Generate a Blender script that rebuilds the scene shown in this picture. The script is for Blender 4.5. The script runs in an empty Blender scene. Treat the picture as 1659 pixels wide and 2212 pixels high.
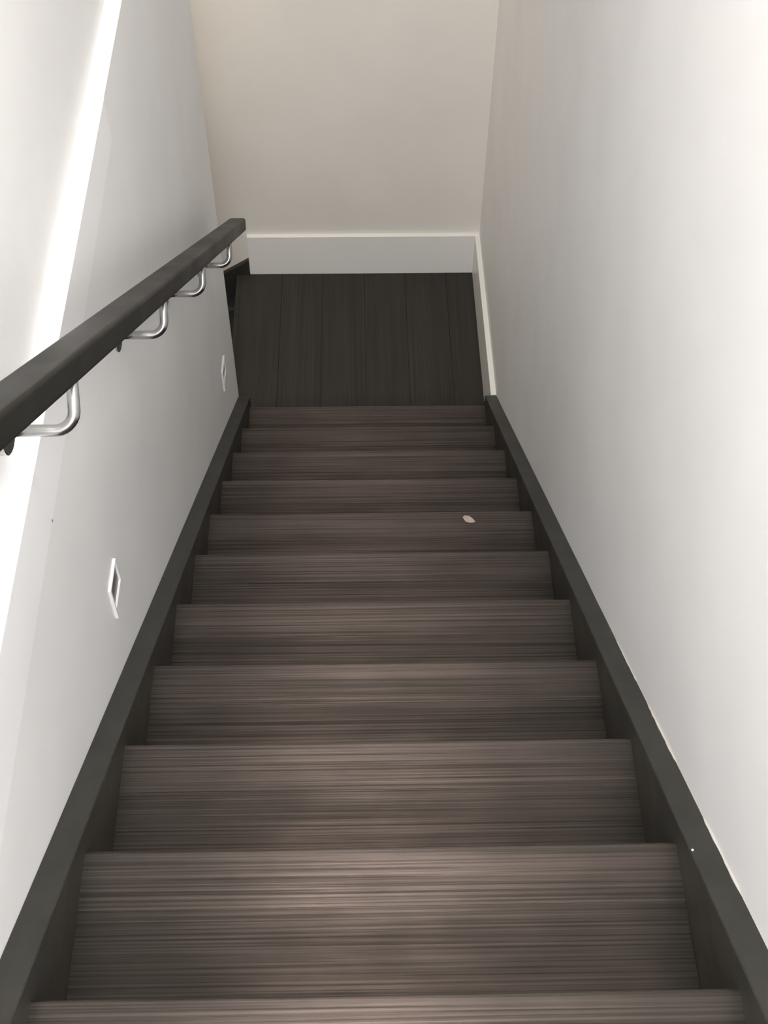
import bpy, bmesh, math, random
from mathutils import Vector, Matrix

random.seed(7)
scene = bpy.context.scene

# ------------------------------------------------------------------ camera
F_PX = 2676.28
cam_d = bpy.data.cameras.new('camera')
cam_d.sensor_fit = 'HORIZONTAL'
cam_d.sensor_width = 36.0
cam_d.lens = 36.0 * F_PX / 1659.0
cam_d.clip_start = 0.05
cam = bpy.data.objects.new('camera', cam_d)
scene.collection.objects.link(cam)
PITCH, YAW, ROLL = 0.90722, -0.02832, 0.01156
fw = Vector((-math.sin(YAW) * math.cos(PITCH), math.cos(YAW) * math.cos(PITCH), -math.sin(PITCH)))
ri0 = Vector((math.cos(YAW), math.sin(YAW), 0))
up0 = ri0.cross(fw)
ri = math.cos(ROLL) * ri0 + math.sin(ROLL) * up0
up = -math.sin(ROLL) * ri0 + math.cos(ROLL) * up0
M = Matrix((ri, up, -fw)).transposed().to_4x4()
M.translation = Vector((-0.02272, -3.05942, 3.46673))
cam.matrix_world = M
scene.camera = cam

# ------------------------------------------------------------------ world, light, exposure
world = bpy.data.worlds.new('world')
scene.world = world
world.use_nodes = True
bg = world.node_tree.nodes['Background']
bg.inputs['Color'].default_value = (0.75, 0.82, 1.0, 1)
bg.inputs['Strength'].default_value = 0.6

vs = scene.view_settings
vs.view_transform = 'Standard'
vs.look = 'None'
vs.exposure = 1.0
vs.gamma = 1.0
vs.use_curve_mapping = False

WINDOW_FILL_W = 37.0        # added area light at an unseen window behind the camera
ADDED_LAMP_W = 16.5            # ceiling lamp added above the flight, unseen, placed by the tread sheen
PASSAGE_W = 1.9          # unseen lamp added above the lower flight to lift the lower walls

win_l = bpy.data.lights.new('window_fill', 'AREA')
win_l.shape = 'RECTANGLE'
win_l.size, win_l.size_y = 0.74, 1.34
win_l.energy = WINDOW_FILL_W
win_l.color = (0.94, 0.95, 1.0)
win_o = bpy.data.objects.new('window_fill', win_l)
scene.collection.objects.link(win_o)
win_o.location = (0.0, -4.66, 3.90)
win_o.rotation_euler = (math.radians(90), 0, 0)

# ------------------------------------------------------------------ dimensions
RISE, RUN = 0.17653, 0.26
TW = 0.4244              # half width of the treads
XL, XLU, XR = -0.467, -0.499, 0.466   # left wall, left wall above the ledge, right wall
YEND = 0.934             # end wall
YCOR = 0.055             # where the left wall stops
CEIL = 4.8
ADDED_SOFFIT_Z = 2.25            # unseen soffit added over the second flight, keeps its lamp low
UPZ = RISE * 13          # upper floor
def nose(k):             # front edge of tread k (11 = lowest)
    return -(11 - k) * RUN, RISE * (12 - k)
def noseline(y):
    return RISE * (1 - y / RUN)

# ------------------------------------------------------------------ helpers
col = scene.collection
def obj(name, bm, mat, parent=None, loc=(0, 0, 0), smooth=False):
    me = bpy.data.meshes.new(name)
    bmesh.ops.recalc_face_normals(bm, faces=bm.faces)
    bm.to_mesh(me); bm.free()
    if smooth:
        for p in me.polygons: p.use_smooth = True
    me.materials.append(mat)
    o = bpy.data.objects.new(name, me)
    col.objects.link(o)
    o.location = loc
    if parent: o.parent = parent
    return o
def tag(o, label, cat, group=None):
    o['label'] = label; o['category'] = cat
    if group: o['group'] = group
    return o
def struct(o, label=None, cat=None):
    o['kind'] = 'structure'
    if label: o['label'] = label
    if cat: o['category'] = cat
    return o
def empty(name, loc, label, cat, group=None):
    o = bpy.data.objects.new(name, None)
    col.objects.link(o); o.location = loc; o.empty_display_size = 0.1
    return tag(o, label, cat, group)
def add_box(bm, x0, x1, y0, y1, z0, z1, bev=0.0, seg=1):
    r = bmesh.ops.create_cube(bm, size=1.0)
    vs_ = r['verts']
    for v in vs_:
        v.co = Vector((x0 + (v.co.x + .5) * (x1 - x0), y0 + (v.co.y + .5) * (y1 - y0), z0 + (v.co.z + .5) * (z1 - z0)))
    if bev > 0:
        es = list({e for v in vs_ for e in v.link_edges})
        bmesh.ops.bevel(bm, geom=es, offset=bev, segments=seg, affect='EDGES', profile=0.5)
def box(*a, **k):
    bm = bmesh.new(); add_box(bm, *a, **k); return bm
def prism(poly, axis, a, b, bev=0.0, seg=1):
    """polygon in the two other axes, extruded along axis from a to b"""
    bm = bmesh.new()
    def pt(p, t):
        return {'x': (t, p[0], p[1]), 'y': (p[0], t, p[1]), 'z': (p[0], p[1], t)}[axis]
    v0 = [bm.verts.new(pt(p, a)) for p in poly]
    v1 = [bm.verts.new(pt(p, b)) for p in poly]
    bm.faces.new(v0); bm.faces.new(v1[::-1])
    n = len(poly)
    for i in range(n):
        bm.faces.new((v0[i], v0[(i + 1) % n], v1[(i + 1) % n], v1[i]))
    if bev > 0:
        bmesh.ops.bevel(bm, geom=list(bm.edges), offset=bev, segments=seg, affect='EDGES', profile=0.5)
    return bm
def add_tube(bm, pts, rad, n=14, cap=True):
    pts = [Vector(p) for p in pts]
    rings = []; u = None
    for i, p in enumerate(pts):
        t = (pts[min(i + 1, len(pts) - 1)] - pts[max(i - 1, 0)]).normalized()
        if u is None:
            a = Vector((1, 0, 0)) if abs(t.x) < 0.8 else Vector((0, 1, 0))
            u = t.cross(a).normalized()
        else:
            u = (u - t * u.dot(t)).normalized()
        w = t.cross(u)
        r = rad[i] if isinstance(rad, (list, tuple)) else rad
        rings.append([bm.verts.new(p + r * (math.cos(2 * math.pi * j / n) * u + math.sin(2 * math.pi * j / n) * w)) for j in range(n)])
    for i in range(len(rings) - 1):
        for j in range(n):
            bm.faces.new((rings[i][j], rings[i][(j + 1) % n], rings[i + 1][(j + 1) % n], rings[i + 1][j]))
    if cap:
        bm.faces.new(rings[0][::-1]); bm.faces.new(rings[-1])

# ------------------------------------------------------------------ materials
def new_mat(name):
    m = bpy.data.materials.new(name); m.use_nodes = True
    nt = m.node_tree
    return m, nt, nt.nodes['Principled BSDF']
def node(nt, kind, **props):
    n = nt.nodes.new(kind)
    for k, v in props.items(): setattr(n, k, v)
    return n
def paint(name, colr, rough=0.55, bump=0.04, scale=260, mott=0.03):
    m, nt, b = new_mat(name)
    tc = node(nt, 'ShaderNodeNewGeometry')
    nz = node(nt, 'ShaderNodeTexNoise'); nz.inputs['Scale'].default_value = scale; nz.inputs['Detail'].default_value = 3
    nt.links.new(tc.outputs['Position'], nz.inputs['Vector'])
    n2 = node(nt, 'ShaderNodeTexNoise'); n2.inputs['Scale'].default_value = 3.5; n2.inputs['Detail'].default_value = 4
    nt.links.new(tc.outputs['Position'], n2.inputs['Vector'])
    mr = node(nt, 'ShaderNodeMapRange')
    mr.inputs['To Min'].default_value = 1 - mott; mr.inputs['To Max'].default_value = 1 + mott
    mr.inputs['From Min'].default_value = 0.3; mr.inputs['From Max'].default_value = 0.7
    nt.links.new(n2.outputs['Fac'], mr.inputs['Value'])
    mx = node(nt, 'ShaderNodeVectorMath', operation='SCALE')
    mx.inputs[0].default_value = colr
    nt.links.new(mr.outputs['Result'], mx.inputs['Scale'])
    nt.links.new(mx.outputs['Vector'], b.inputs['Base Color'])
    b.inputs['Roughness'].default_value = rough
    bp = node(nt, 'ShaderNodeBump'); bp.inputs['Strength'].default_value = bump; bp.inputs['Distance'].default_value = 0.002
    nt.links.new(nz.outputs['Fac'], bp.inputs['Height'])
    nt.links.new(bp.outputs['Normal'], b.inputs['Normal'])
    return m
def wood(name, dark, light, rough=0.42, spec=0.5, bump=0.25, along='x', tint=(1, 1, 1), aniso=0.0, polish=0.0, fine=190):
    m, nt, b = new_mat(name)
    tc = node(nt, 'ShaderNodeTexCoord'); oi = node(nt, 'ShaderNodeObjectInfo')
    off = node(nt, 'ShaderNodeVectorMath', operation='SCALE'); off.inputs[0].default_value = (7.3, 3.1, 11.7)
    nt.links.new(oi.outputs['Random'], off.inputs['Scale'])
    ad = node(nt, 'ShaderNodeVectorMath', operation='ADD')
    nt.links.new(tc.outputs['Object'], ad.inputs[0]); nt.links.new(off.outputs['Vector'], ad.inputs[1])
    def grain(s_long, s_cross, detail, dist=0.0):
        mp = node(nt, 'ShaderNodeMapping')
        mp.inputs['Scale'].default_value = (s_long, s_cross, s_cross) if along == 'x' else (s_cross, s_long, s_cross)
        nt.links.new(ad.outputs['Vector'], mp.inputs['Vector'])
        n = node(nt, 'ShaderNodeTexNoise'); n.inputs['Scale'].default_value = 1.0
        n.inputs['Detail'].default_value = detail; n.inputs['Distortion'].default_value = dist
        nt.links.new(mp.outputs['Vector'], n.inputs['Vector'])
        return n
    g1 = grain(1.5, fine, 5, 0.3)      # fine streaks
    g2 = grain(0.9, 18, 4, 0.6)       # broad figure
    g3 = grain(5, 9, 3, 0.0)          # worn, smudged patches
    mix = node(nt, 'ShaderNodeMath', operation='MULTIPLY_ADD')
    nt.links.new(g1.outputs['Fac'], mix.inputs[0]); mix.inputs[1].default_value = 0.6
    m2 = node(nt, 'ShaderNodeMath', operation='MULTIPLY'); nt.links.new(g2.outputs['Fac'], m2.inputs[0]); m2.inputs[1].default_value = 0.4
    nt.links.new(m2.outputs[0], mix.inputs[2])
    cr = node(nt, 'ShaderNodeValToRGB')
    cr.color_ramp.elements[0].position = 0.36; cr.color_ramp.elements[0].color = (*dark, 1)
    cr.color_ramp.elements[1].position = 0.64; cr.color_ramp.elements[1].color = (*light, 1)
    nt.links.new(mix.outputs[0], cr.inputs['Fac'])
    nt.links.new(cr.outputs['Color'], b.inputs['Base Color'])
    rr = node(nt, 'ShaderNodeMapRange'); rr.inputs['From Min'].default_value = 0.35; rr.inputs['From Max'].default_value = 0.65
    rr.inputs['To Min'].default_value = rough - 0.03; rr.inputs['To Max'].default_value = rough + 0.05
    nt.links.new(g3.outputs['Fac'], rr.inputs['Value'])
    nt.links.new(rr.outputs['Result'], b.inputs['Roughness'])
    b.inputs['Specular IOR Level'].default_value = spec
    if aniso > 0:      # brushed along the grain: highlights spread across it
        b.inputs['Anisotropic'].default_value = aniso
        tg = node(nt, 'ShaderNodeCombineXYZ'); tg.inputs['Y'].default_value = 1.0
        nt.links.new(tg.outputs[0], b.inputs['Tangent'])
    b.inputs['Specular Tint'].default_value = (*tint, 1)
    # the polish is uneven: streaked with the grain and scuffed in patches
    s1_ = node(nt, 'ShaderNodeMapRange'); s1_.inputs['From Min'].default_value = 0.35; s1_.inputs['From Max'].default_value = 0.65
    s1_.inputs['To Min'].default_value = spec * (1 - polish); s1_.inputs['To Max'].default_value = min(1.0, spec * (1 + polish))
    nt.links.new(g1.outputs['Fac'], s1_.inputs['Value'])
    s2_ = node(nt, 'ShaderNodeMapRange'); s2_.inputs['From Min'].default_value = 0.3; s2_.inputs['From Max'].default_value = 0.7
    s2_.inputs['To Min'].default_value = 1 + 0.25 * polish; s2_.inputs['To Max'].default_value = 1 - 0.6 * polish
    nt.links.new(g3.outputs['Fac'], s2_.inputs['Value'])
    s3_ = node(nt, 'ShaderNodeMath', operation='MULTIPLY')
    nt.links.new(s1_.outputs['Result'], s3_.inputs[0]); nt.links.new(s2_.outputs['Result'], s3_.inputs[1])
    nt.links.new(s3_.outputs[0], b.inputs['Specular IOR Level'])
    bp = node(nt, 'ShaderNodeBump'); bp.inputs['Strength'].default_value = bump; bp.inputs['Distance'].default_value = 0.0015
    nt.links.new(g1.outputs['Fac'], bp.inputs['Height'])
    nt.links.new(bp.outputs['Normal'], b.inputs['Normal'])
    return m
def plain(name, colr, rough=0.5, metal=0.0):
    m, nt, b = new_mat(name)
    nz = node(nt, 'ShaderNodeTexNoise'); nz.inputs['Scale'].default_value = 90
    tcn = node(nt, 'ShaderNodeTexCoord'); nt.links.new(tcn.outputs['Object'], nz.inputs['Vector'])
    mr = node(nt, 'ShaderNodeMapRange'); mr.inputs['To Min'].default_value = rough - 0.04; mr.inputs['To Max'].default_value = rough + 0.04
    nt.links.new(nz.outputs['Fac'], mr.inputs['Value']); nt.links.new(mr.outputs['Result'], b.inputs['Roughness'])
    b.inputs['Base Color'].default_value = (*colr, 1); b.inputs['Metallic'].default_value = metal
    return m
def glow(name, colr, strength):
    m, nt, b = new_mat(name)
    b.inputs['Base Color'].default_value = (*colr, 1)
    b.inputs['Emission Color'].default_value = (*colr, 1); b.inputs['Emission Strength'].default_value = strength
    return m

M_wall = paint('wall_paint', (0.905, 0.90, 0.885))
M_end = paint('end_wall_paint', (0.84, 0.797, 0.73))
M_ceil = paint('ceiling_paint', (0.88, 0.875, 0.87))
M_trim = paint('trim_paint', (0.90, 0.88, 0.83), rough=0.35, bump=0.01, mott=0.01)
M_band = paint('painted_light_band', (0.97, 0.965, 0.96), rough=0.5)  # paler colour stands in for a band of reflected light
M_tread = wood('stained_oak', (0.0135, 0.0141, 0.0122), (0.0255, 0.0254, 0.0220), rough=0.38, spec=0.50, bump=0.6, tint=(1.0, 0.77, 0.67), aniso=1.0, polish=0.45, fine=300)
M_nose = wood('stained_oak_nosing', (0.0140, 0.0143, 0.0123), (0.0270, 0.0265, 0.0228), rough=0.36, spec=0.64, bump=0.6, tint=(1.0, 0.77, 0.67), aniso=1.0, polish=0.45, fine=300)
M_floor = wood('landing_oak', (0.030, 0.027, 0.023), (0.048, 0.043, 0.038), rough=0.6, spec=0.2, bump=0.1, along='y')
M_string = wood('stringer_paint', (0.028, 0.0272, 0.0228), (0.038, 0.0368, 0.0305), rough=0.45, spec=0.3, bump=0.03, along='y', fine=40)
M_rail = wood('rail_wood', (0.0065, 0.0062, 0.0046), (0.011, 0.0104, 0.0078), rough=0.42, spec=0.2, bump=0.03, along='y', fine=40, tint=(1.0, 0.94, 0.80))
M_steel = plain('brushed_steel', (0.44, 0.44, 0.435), 0.24, 1.0)
M_plate = plain('white_plastic', (0.84, 0.83, 0.82), 0.65)
M_lens = plain('grey_lens', (0.12, 0.12, 0.115), 0.3)
M_caulk = plain('caulk', (0.66, 0.64, 0.57), 0.6)
M_paper = plain('scrap_paper', (0.46, 0.38, 0.33), 0.8)
M_hole = plain('hole_filler', (0.25, 0.22, 0.2), 0.9)
M_lampglass = glow('lamp_diffuser', (1.0, 0.93, 0.86), 2.0)
M_glass = plain('added_window_pane', (0.9, 0.95, 1.0), 0.05)
M_glass.node_tree.nodes['Principled BSDF'].inputs['Transmission Weight'].default_value = 1.0

# ------------------------------------------------------------------ the shell
Y0 = -4.7
LOWZ = -1.3
LEDGE0, LEDGE1 = 2.1655, 2.247        # ledge height near the stair head and at the corner (slightly out of level)
def ledge_z(y): return 2.169 + (y + 2.25) * 0.0328
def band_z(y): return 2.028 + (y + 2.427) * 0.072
# left wall up to the ledge
wl = struct(obj('wall_left', prism([(Y0, LOWZ), (YCOR, LOWZ), (YCOR, ledge_z(YCOR)), (Y0, ledge_z(Y0))], 'x', XL, XL - 1.2, bev=0.002), M_wall),
            'smooth white left wall below the ledge, carrying the handrail', 'wall')
wu = struct(obj('wall_left_upper', prism([(Y0, ledge_z(Y0) - 0.002), (YCOR, ledge_z(YCOR) - 0.002), (YCOR, CEIL), (Y0, CEIL)], 'x', XLU, XL - 1.2), M_wall),
            'white left wall above the bright narrow ledge, set back', 'wall')
bd = struct(obj('light_band_1', prism([(-3.1, band_z(-3.1)), (-1.15, band_z(-1.15)), (-1.15, ledge_z(-1.15) - 0.0003), (-3.1, ledge_z(-3.1) - 0.0003)], 'x', XL - 0.001, XL + 0.0012), M_band),  # near-flush strip, its whiter colour imitates a light edge on the wall
            'faint band of light painted along the left wall just below the ledge', 'light band')
wr = struct(obj('wall_right', box(XR, XR + 0.12, Y0, YEND + 0.12, -0.3, CEIL), M_wall), 'plain white right wall beside the stairs', 'wall')
we = struct(obj('wall_end', box(-1.667, XR, YEND, YEND + 0.12, LOWZ, CEIL), M_end), 'warm grey-white end wall facing the stairs', 'wall')
struct(obj('wall_passage', box(-1.787, -1.667, YCOR, YEND + 0.12, LOWZ, CEIL), M_wall), 'far white wall beyond the lower flight', 'wall')
struct(obj('ceiling', box(-1.787, XR + 0.12, Y0, YEND + 0.12, CEIL, CEIL + 0.1), M_ceil), 'white ceiling over the stairwell', 'ceiling')

struct(obj('added_soffit', box(-1.667, XL, YCOR, YEND, ADDED_SOFFIT_Z, ADDED_SOFFIT_Z + 0.25), M_ceil), 'white soffit added unseen over the second flight to hold its lamp low', 'ceiling')

# back wall of the upper hall with an added window, out of view
WX, WZ0, WZ1 = 0.40, 3.2, 4.6
bm = bmesh.new()
add_box(bm, -0.56, -WX, Y0 - 0.12, Y0, UPZ - 0.2, CEIL)
add_box(bm, WX, XR + 0.12, Y0 - 0.12, Y0, UPZ - 0.2, CEIL)
add_box(bm, -WX, WX, Y0 - 0.12, Y0, UPZ - 0.2, WZ0)
add_box(bm, -WX, WX, Y0 - 0.12, Y0, WZ1, CEIL)
struct(obj('wall_back', bm, M_wall), 'white wall with an added window behind the stair head', 'wall')
bm = bmesh.new()
for a in ((-WX, -WX + .03, WZ0, WZ1), (WX - .03, WX, WZ0, WZ1), (-WX + .03, WX - .03, WZ0, WZ0 + .03), (-WX + .03, WX - .03, WZ1 - .03, WZ1)):
    add_box(bm, a[0], a[1], Y0 - .09, Y0 - .03, a[2], a[3])
wn = struct(obj('added_window_1', bm, M_trim), 'white framed window added unseen at the back of the upper hall', 'window')
obj('added_window_pane', box(-WX + .03, WX - .03, Y0 - .065, Y0 - .06, WZ0 + .03, WZ1 - .03), M_glass, wn)

# landing, laid with dark planks running away from the camera
LX0, LX1 = -0.515, XR
fl = struct(obj('floor', box(LX0 + 0.02, LX1, -0.02, YEND, -0.12, -0.012), M_floor), 'dark wooden landing floor at the foot of the stairs', 'floor')
xs = [LX0, -0.345, -0.175, -0.005, 0.165, 0.335, LX1]
for i in range(6):
    obj('plank', box(xs[i] + .0004, xs[i + 1] - .0004, -0.02, YEND - 0.0005, -0.012, random.uniform(-0.0004, 0), bev=0.0006), M_floor, fl)
# upper hall floor behind the camera
uf = struct(obj('floor_upper', box(XL, XR, Y0, nose(-1)[0] - 0.09, UPZ - 0.15, UPZ), M_tread), 'dark wooden floor of the upper hall', 'floor')

# baseboards
HB, TB = 0.1965, 0.018
struct(obj('baseboard_end', prism([(YEND - TB, 0), (YEND, 0), (YEND, HB + .0015), (YEND - TB, HB - .0015)], 'x', -0.4800, 0.4470 + 0.019, bev=0.0012), M_trim),
       'white baseboard along the foot of the end wall', 'baseboard')
struct(obj('baseboard_right', prism([(0.4470, 0), (XR, 0), (XR, HB + .0008), (0.4470, HB - .0008)], 'y', 0.030, YEND - TB, bev=0.0012), M_trim),
       'white baseboard along the right wall of the landing', 'baseboard')

# ------------------------------------------------------------------ the staircase
NB = 0.088        # depth of the nosing board
TH = 0.030
stair = empty('staircase', (0, 0, 0), 'dark-stained wooden staircase descending between the white walls to the landing', 'staircase')
def tread_back_bm(hw):
    return box(-hw, hw, -RUN - 0.03, -NB, -TH, 0, bev=0.0004)
def tread_nose_bm(hw):
    bm = box(-hw, hw, -NB, 0, -TH, 0.0006)
    front = [e for e in bm.edges if all(abs(v.co.y) < 1e-5 for v in e.verts) and abs(e.verts[0].co.z - e.verts[1].co.z) < 1e-5]
    bmesh.ops.bevel(bm, geom=front, offset=0.006, segments=3, affect='EDGES', profile=0.5)
    return bm
def riser_bm(hw):
    return box(-hw, hw, -0.034, -0.016, -RISE + 0.0003, -TH)
tb = tn = rb = None
tread_me = None
for k in range(-1, 12):
    y, z = nose(k)
    if tread_me is None:
        o1 = obj('riser', riser_bm(TW), M_tread, stair, (0, y, z))
        o2 = obj('nosing_board', tread_nose_bm(TW), M_nose, stair, (0, y, z))
        o3 = obj('tread', tread_back_bm(TW), M_tread)
        tread_me = (o1.data, o2.data, o3.data)
        bpy.data.objects.remove(o3)      # the topmost step is the hall floor itself
        continue
    t = bpy.data.objects.new('tread', tread_me[2]); col.objects.link(t); t.parent = stair; t.location = (0, y, z)
    n = bpy.data.objects.new('nosing_board', tread_me[1]); col.objects.link(n); n.parent = t
    r = bpy.data.objects.new('riser', tread_me[0]); col.objects.link(r); r.parent = stair; r.location = (0, y, z)

SH = 0.040        # stringer top above the nosing line
def stringer(x0, x1, yend, parent):
    ytop = -3.15
    poly = [(ytop, noseline(ytop) - 0.30), (ytop, noseline(ytop) + SH), (yend, noseline(yend) + SH), (yend, 0.0)]
    yb = 0.26 * (1 - 0.30 / RISE)        # where the lower edge reaches the floor
    poly.append((min(yb, yend - .05), 0.0))
    return obj('stringer', prism(poly, 'x', x0, x1, bev=0.0015), M_string, parent)
s1 = stringer(XL, -TW, 0.040, stair)
s2 = stringer(TW, XR, 0.022, stair)

# second flight, dropping to the left from the landing
low = empty('staircase', (LX0, 0, 0), 'short dark second flight dropping to the left beyond the landing', 'staircase')
yc = (YCOR + YEND - 0.042) / 2; hw2 = (YEND - 0.042 - YCOR) / 2
ms = (riser_bm(hw2), tread_nose_bm(hw2), tread_back_bm(hw2))
mr_, mn_, mt_ = [None] * 3
for k in range(0, 5):
    pos = (-k * RUN - 0.02, yc, -k * RISE)
    if k == 0:
        r = obj('riser', ms[0], M_floor, low, pos); mr_ = r.data
        n_ = obj('nosing_board', box(-hw2, hw2 + 0.02, -0.0200, 0, -TH, -0.0002, bev=0.0008), M_floor, low, pos)
        n_.rotation_euler.z = math.pi / 2
    else:
        r = bpy.data.objects.new('riser', mr_); col.objects.link(r); r.parent = low; r.location = pos
        if k == 1:
            t = obj('tread', ms[2], M_floor, low, pos); mt_ = t.data
            n = obj('nosing_board', ms[1], M_floor, t); mn_ = n.data
        else:
            t = bpy.data.objects.new('tread', mt_); col.objects.link(t); t.parent = low; t.location = pos
            n = bpy.data.objects.new('nosing_board', mn_); col.objects.link(n); n.parent = t
        t.rotation_euler.z = math.pi / 2
    r.rotation_euler.z = math.pi / 2
xa, xb_ = -0.4805 - LX0, -1.6 - LX0
za = 0.0765
poly = [(xa, -0.25), (xa, za), (xb_, za + (xb_ - xa) * 0.645), (xb_, za + (xb_ - xa) * 0.645 - 0.3)]
obj('stringer', prism(poly, 'y', YEND - 0.022, YEND, bev=0.001), M_string, low)

# ------------------------------------------------------------------ handrail
RX0, RX1 = -0.4035, -0.356
A = Vector((0, -0.1405, 1.1367)); B = Vector((0, -2.2777, 2.6194))
d = (A - B).normalized()
ya, zb = A.y, A.z
Bx = A + (B - A) * 1.42
RH = 0.0432
rail = empty('handrail', (0, 0, 0), 'dark brown wooden handrail on steel brackets along the left wall', 'handrail')
poly = [(A.y, A.z), (Bx.y, Bx.z), (Bx.y, Bx.z - RH), (A.y - 0.004, A.z - RH)]
rl = obj('rail', prism(poly, 'x', RX0, RX1, bev=0.006, seg=4), M_rail, rail, smooth=False)
XLEG = (RX0 + RX1) / 2
def rail_bottom(y): return A.z + (y - A.y) * (B.z - A.z) / (B.y - A.y) - RH
slope = (B.z - A.z) / (B.y - A.y)
th = math.atan(-slope)
nrm = Vector((0, -math.sin(th), -math.cos(th)))      # square to the rail, downwards
LEG, BEND = 0.073, 0.026
for y in (-1.977, -1.3625, -0.8815, -0.378, -2.60):
    top = Vector((XLEG, y, rail_bottom(y)))
    el = top + nrm * LEG
    wallx = XLU if el.z > ledge_z(el.y) else XL
    pts = [top - nrm * 0.010, top + nrm * (LEG - BEND - 0.003)]
    for i in range(0, 10):
        a = math.pi / 2 * i / 9
        pts.append(el - nrm * BEND * (1 - math.sin(a)) + Vector((-BEND * (1 - math.cos(a)), 0, 0)))
    pts += [el + Vector((-BEND - 0.003, 0, 0)), Vector((wallx + 0.001, el.y, el.z))]
    bm = bmesh.new(); add_tube(bm, pts, 0.0078, 18)
    br = obj('bracket', bm, M_steel, rail, smooth=True)
    # round wall plate, with a spacer where the wall is set back
    bm = bmesh.new()
    fx = XL + 0.004
    add_tube(bm, [(wallx, el.y, el.z), (fx - 0.001, el.y, el.z), (fx, el.y, el.z)], [0.031, 0.031, 0.029], 32)
    obj('wall_plate', bm, M_steel, br)
    # flat saddle screwed under the rail
    bm = prism([(y - 0.022, rail_bottom(y - 0.022) - 0.0025), (y + 0.022, rail_bottom(y + 0.022) - 0.0025), (y + 0.022, rail_bottom(y + 0.022) + 0.001), (y - 0.022, rail_bottom(y - 0.022) + 0.001)], 'x', XLEG - 0.010, XLEG + 0.010)
    obj('saddle', bm, M_steel, br)

# ------------------------------------------------------------------ step lights
def step_light(y, z, w, h, label):
    t = empty('step_light', (XL, y, z - h / 2), label, 'step light', 'step lights in the left wall')
    T = 0.0055
    bm = bmesh.new()
    rim = 0.0045
    def ring(x, a, b0, b1): return [bm.verts.new((x, sy * a, sz)) for sy, sz in ((-1, b0), (1, b0), (1, b1), (-1, b1))]
    ow = w / 2
    sill = h * 0.30                     # plain strip below the aperture
    r = [ring(0, ow, 0, h), ring(T - .0006, ow, 0, h), ring(T, ow - .0006, 0.0006, h - .0006), ring(T, ow - rim, sill, h - rim), ring(0.0012, ow - rim - .001, sill + .001, h - rim - .001)]
    for i in range(4):
        for j in range(4):
            bm.faces.new((r[i][j], r[i][(j + 1) % 4], r[i + 1][(j + 1) % 4], r[i + 1][j]))
    obj('frame', bm, M_plate, t)
    obj('lens', box(0.0006, 0.0018, -ow + rim, ow - rim, sill, h - rim), M_lens, t)
    return t
step_light(-1.797, 1.638, 0.072, 0.085, 'small white-framed step light low on the left wall, nearer one below the handrail')
step_light(-0.235, 0.588, 0.078, 0.085, 'small white-framed step light at the left wall end, farther one near the landing')

# ------------------------------------------------------------------ small things
# caulk bead between the right stringer and the wall, ragged towards the stair head
bm = bmesh.new(); pts = []; rad = []
y = -2.95
while y < -1.55:
    pts.append((XR - 0.0008, y, noseline(y) + SH + 0.0005))
    f = min(1.0, max(0.0, (-1.55 - y) / 0.6))
    rad.append(0.0003 + f * (random.uniform(0.0008, 0.0026) if math.sin(y * 23) + 0.6 * math.sin(y * 61) > -0.15 else 0.0002))
    y += 0.012
add_tube(bm, pts, rad, 8)
obj('caulk_bead', bm, M_caulk, wr, smooth=True)
# old nail hole in the left wall
bm = bmesh.new(); add_tube(bm, [(XL + 0.0008, -1.971, 2.062), (XL + 0.0018, -1.971, 2.062)], 0.0022, 10)
obj('nail_hole', bm, M_hole, wl)
# scrap of paper on a tread
y7, z7 = nose(7)
bm = bmesh.new()
out = [(-0.016, 0.006), (-0.010, 0.013), (0.001, 0.013), (0.010, 0.004), (0.017, -0.010), (0.012, -0.011), (0.002, -0.010), (-0.009, -0.006)]
v0 = [bm.verts.new((px, py, 0.0002 + 0.004 * abs(px / 0.016) ** 2)) for px, py in out]
v1 = [bm.verts.new((v.co.x, v.co.y, v.co.z + 0.0008)) for v in v0]
c0 = bm.verts.new((0, 0, 0.0002)); c1 = bm.verts.new((0, 0, 0.0012))
for i in range(len(out)):
    j = (i + 1) % len(out)
    bm.faces.new((v0[j], v0[i], c0)); bm.faces.new((v1[i], v1[j], c1)); bm.faces.new((v0[i], v0[j], v1[j], v1[i]))
tag(obj('paper_scrap', bm, M_paper, None, (0.257, y7 - 0.030, z7 + 0.0007)), 'tiny pale scrap lying on a tread halfway down the stairs', 'scrap')
# pale fleck on the right stringer edge
bm = bmesh.new(); bmesh.ops.create_icosphere(bm, subdivisions=2, radius=0.0018)
tag(obj('paint_fleck', bm, M_caulk, None, (TW + 0.0035, -2.382, noseline(-2.382) + SH + 0.0012)), 'tiny pale fleck on the inner edge of the right stringer', 'fleck')

# ------------------------------------------------------------------ added lamps, out of view
def added_lamp(x, y, power, colr, radius, label, zc=CEIL):
    t = empty('added_lamp', (x, y, zc), label, 'lamp', 'added ceiling lamps of the stairwell')
    bm = bmesh.new(); add_tube(bm, [(0, 0, 0), (0, 0, -0.025)], radius + 0.02, 40)
    obj('added_lamp_base', bm, M_trim, t)
    bm = bmesh.new(); add_tube(bm, [(0, 0, -0.025), (0, 0, -0.040), (0, 0, -0.046)], [radius, radius * 0.97, radius * 0.85], 40)
    obj('added_lamp_diffuser', bm, M_lampglass, t)
    l = bpy.data.lights.new('lamp_light', 'AREA'); l.shape = 'DISK'; l.size = radius * 2; l.energy = power; l.color = colr
    lo = bpy.data.objects.new('lamp_light', l); col.objects.link(lo); lo.location = (0, 0, -0.05); lo.parent = t
    return t
added_lamp(-0.03, -2.55, ADDED_LAMP_W, (1.0, 0.935, 0.88), 0.13, 'round flush lamp added out of view above the main flight')
added_lamp(-1.05, 0.5, PASSAGE_W, (1.0, 0.92, 0.80), 0.16, 'round flush lamp added out of view above the second flight', ADDED_SOFFIT_Z)
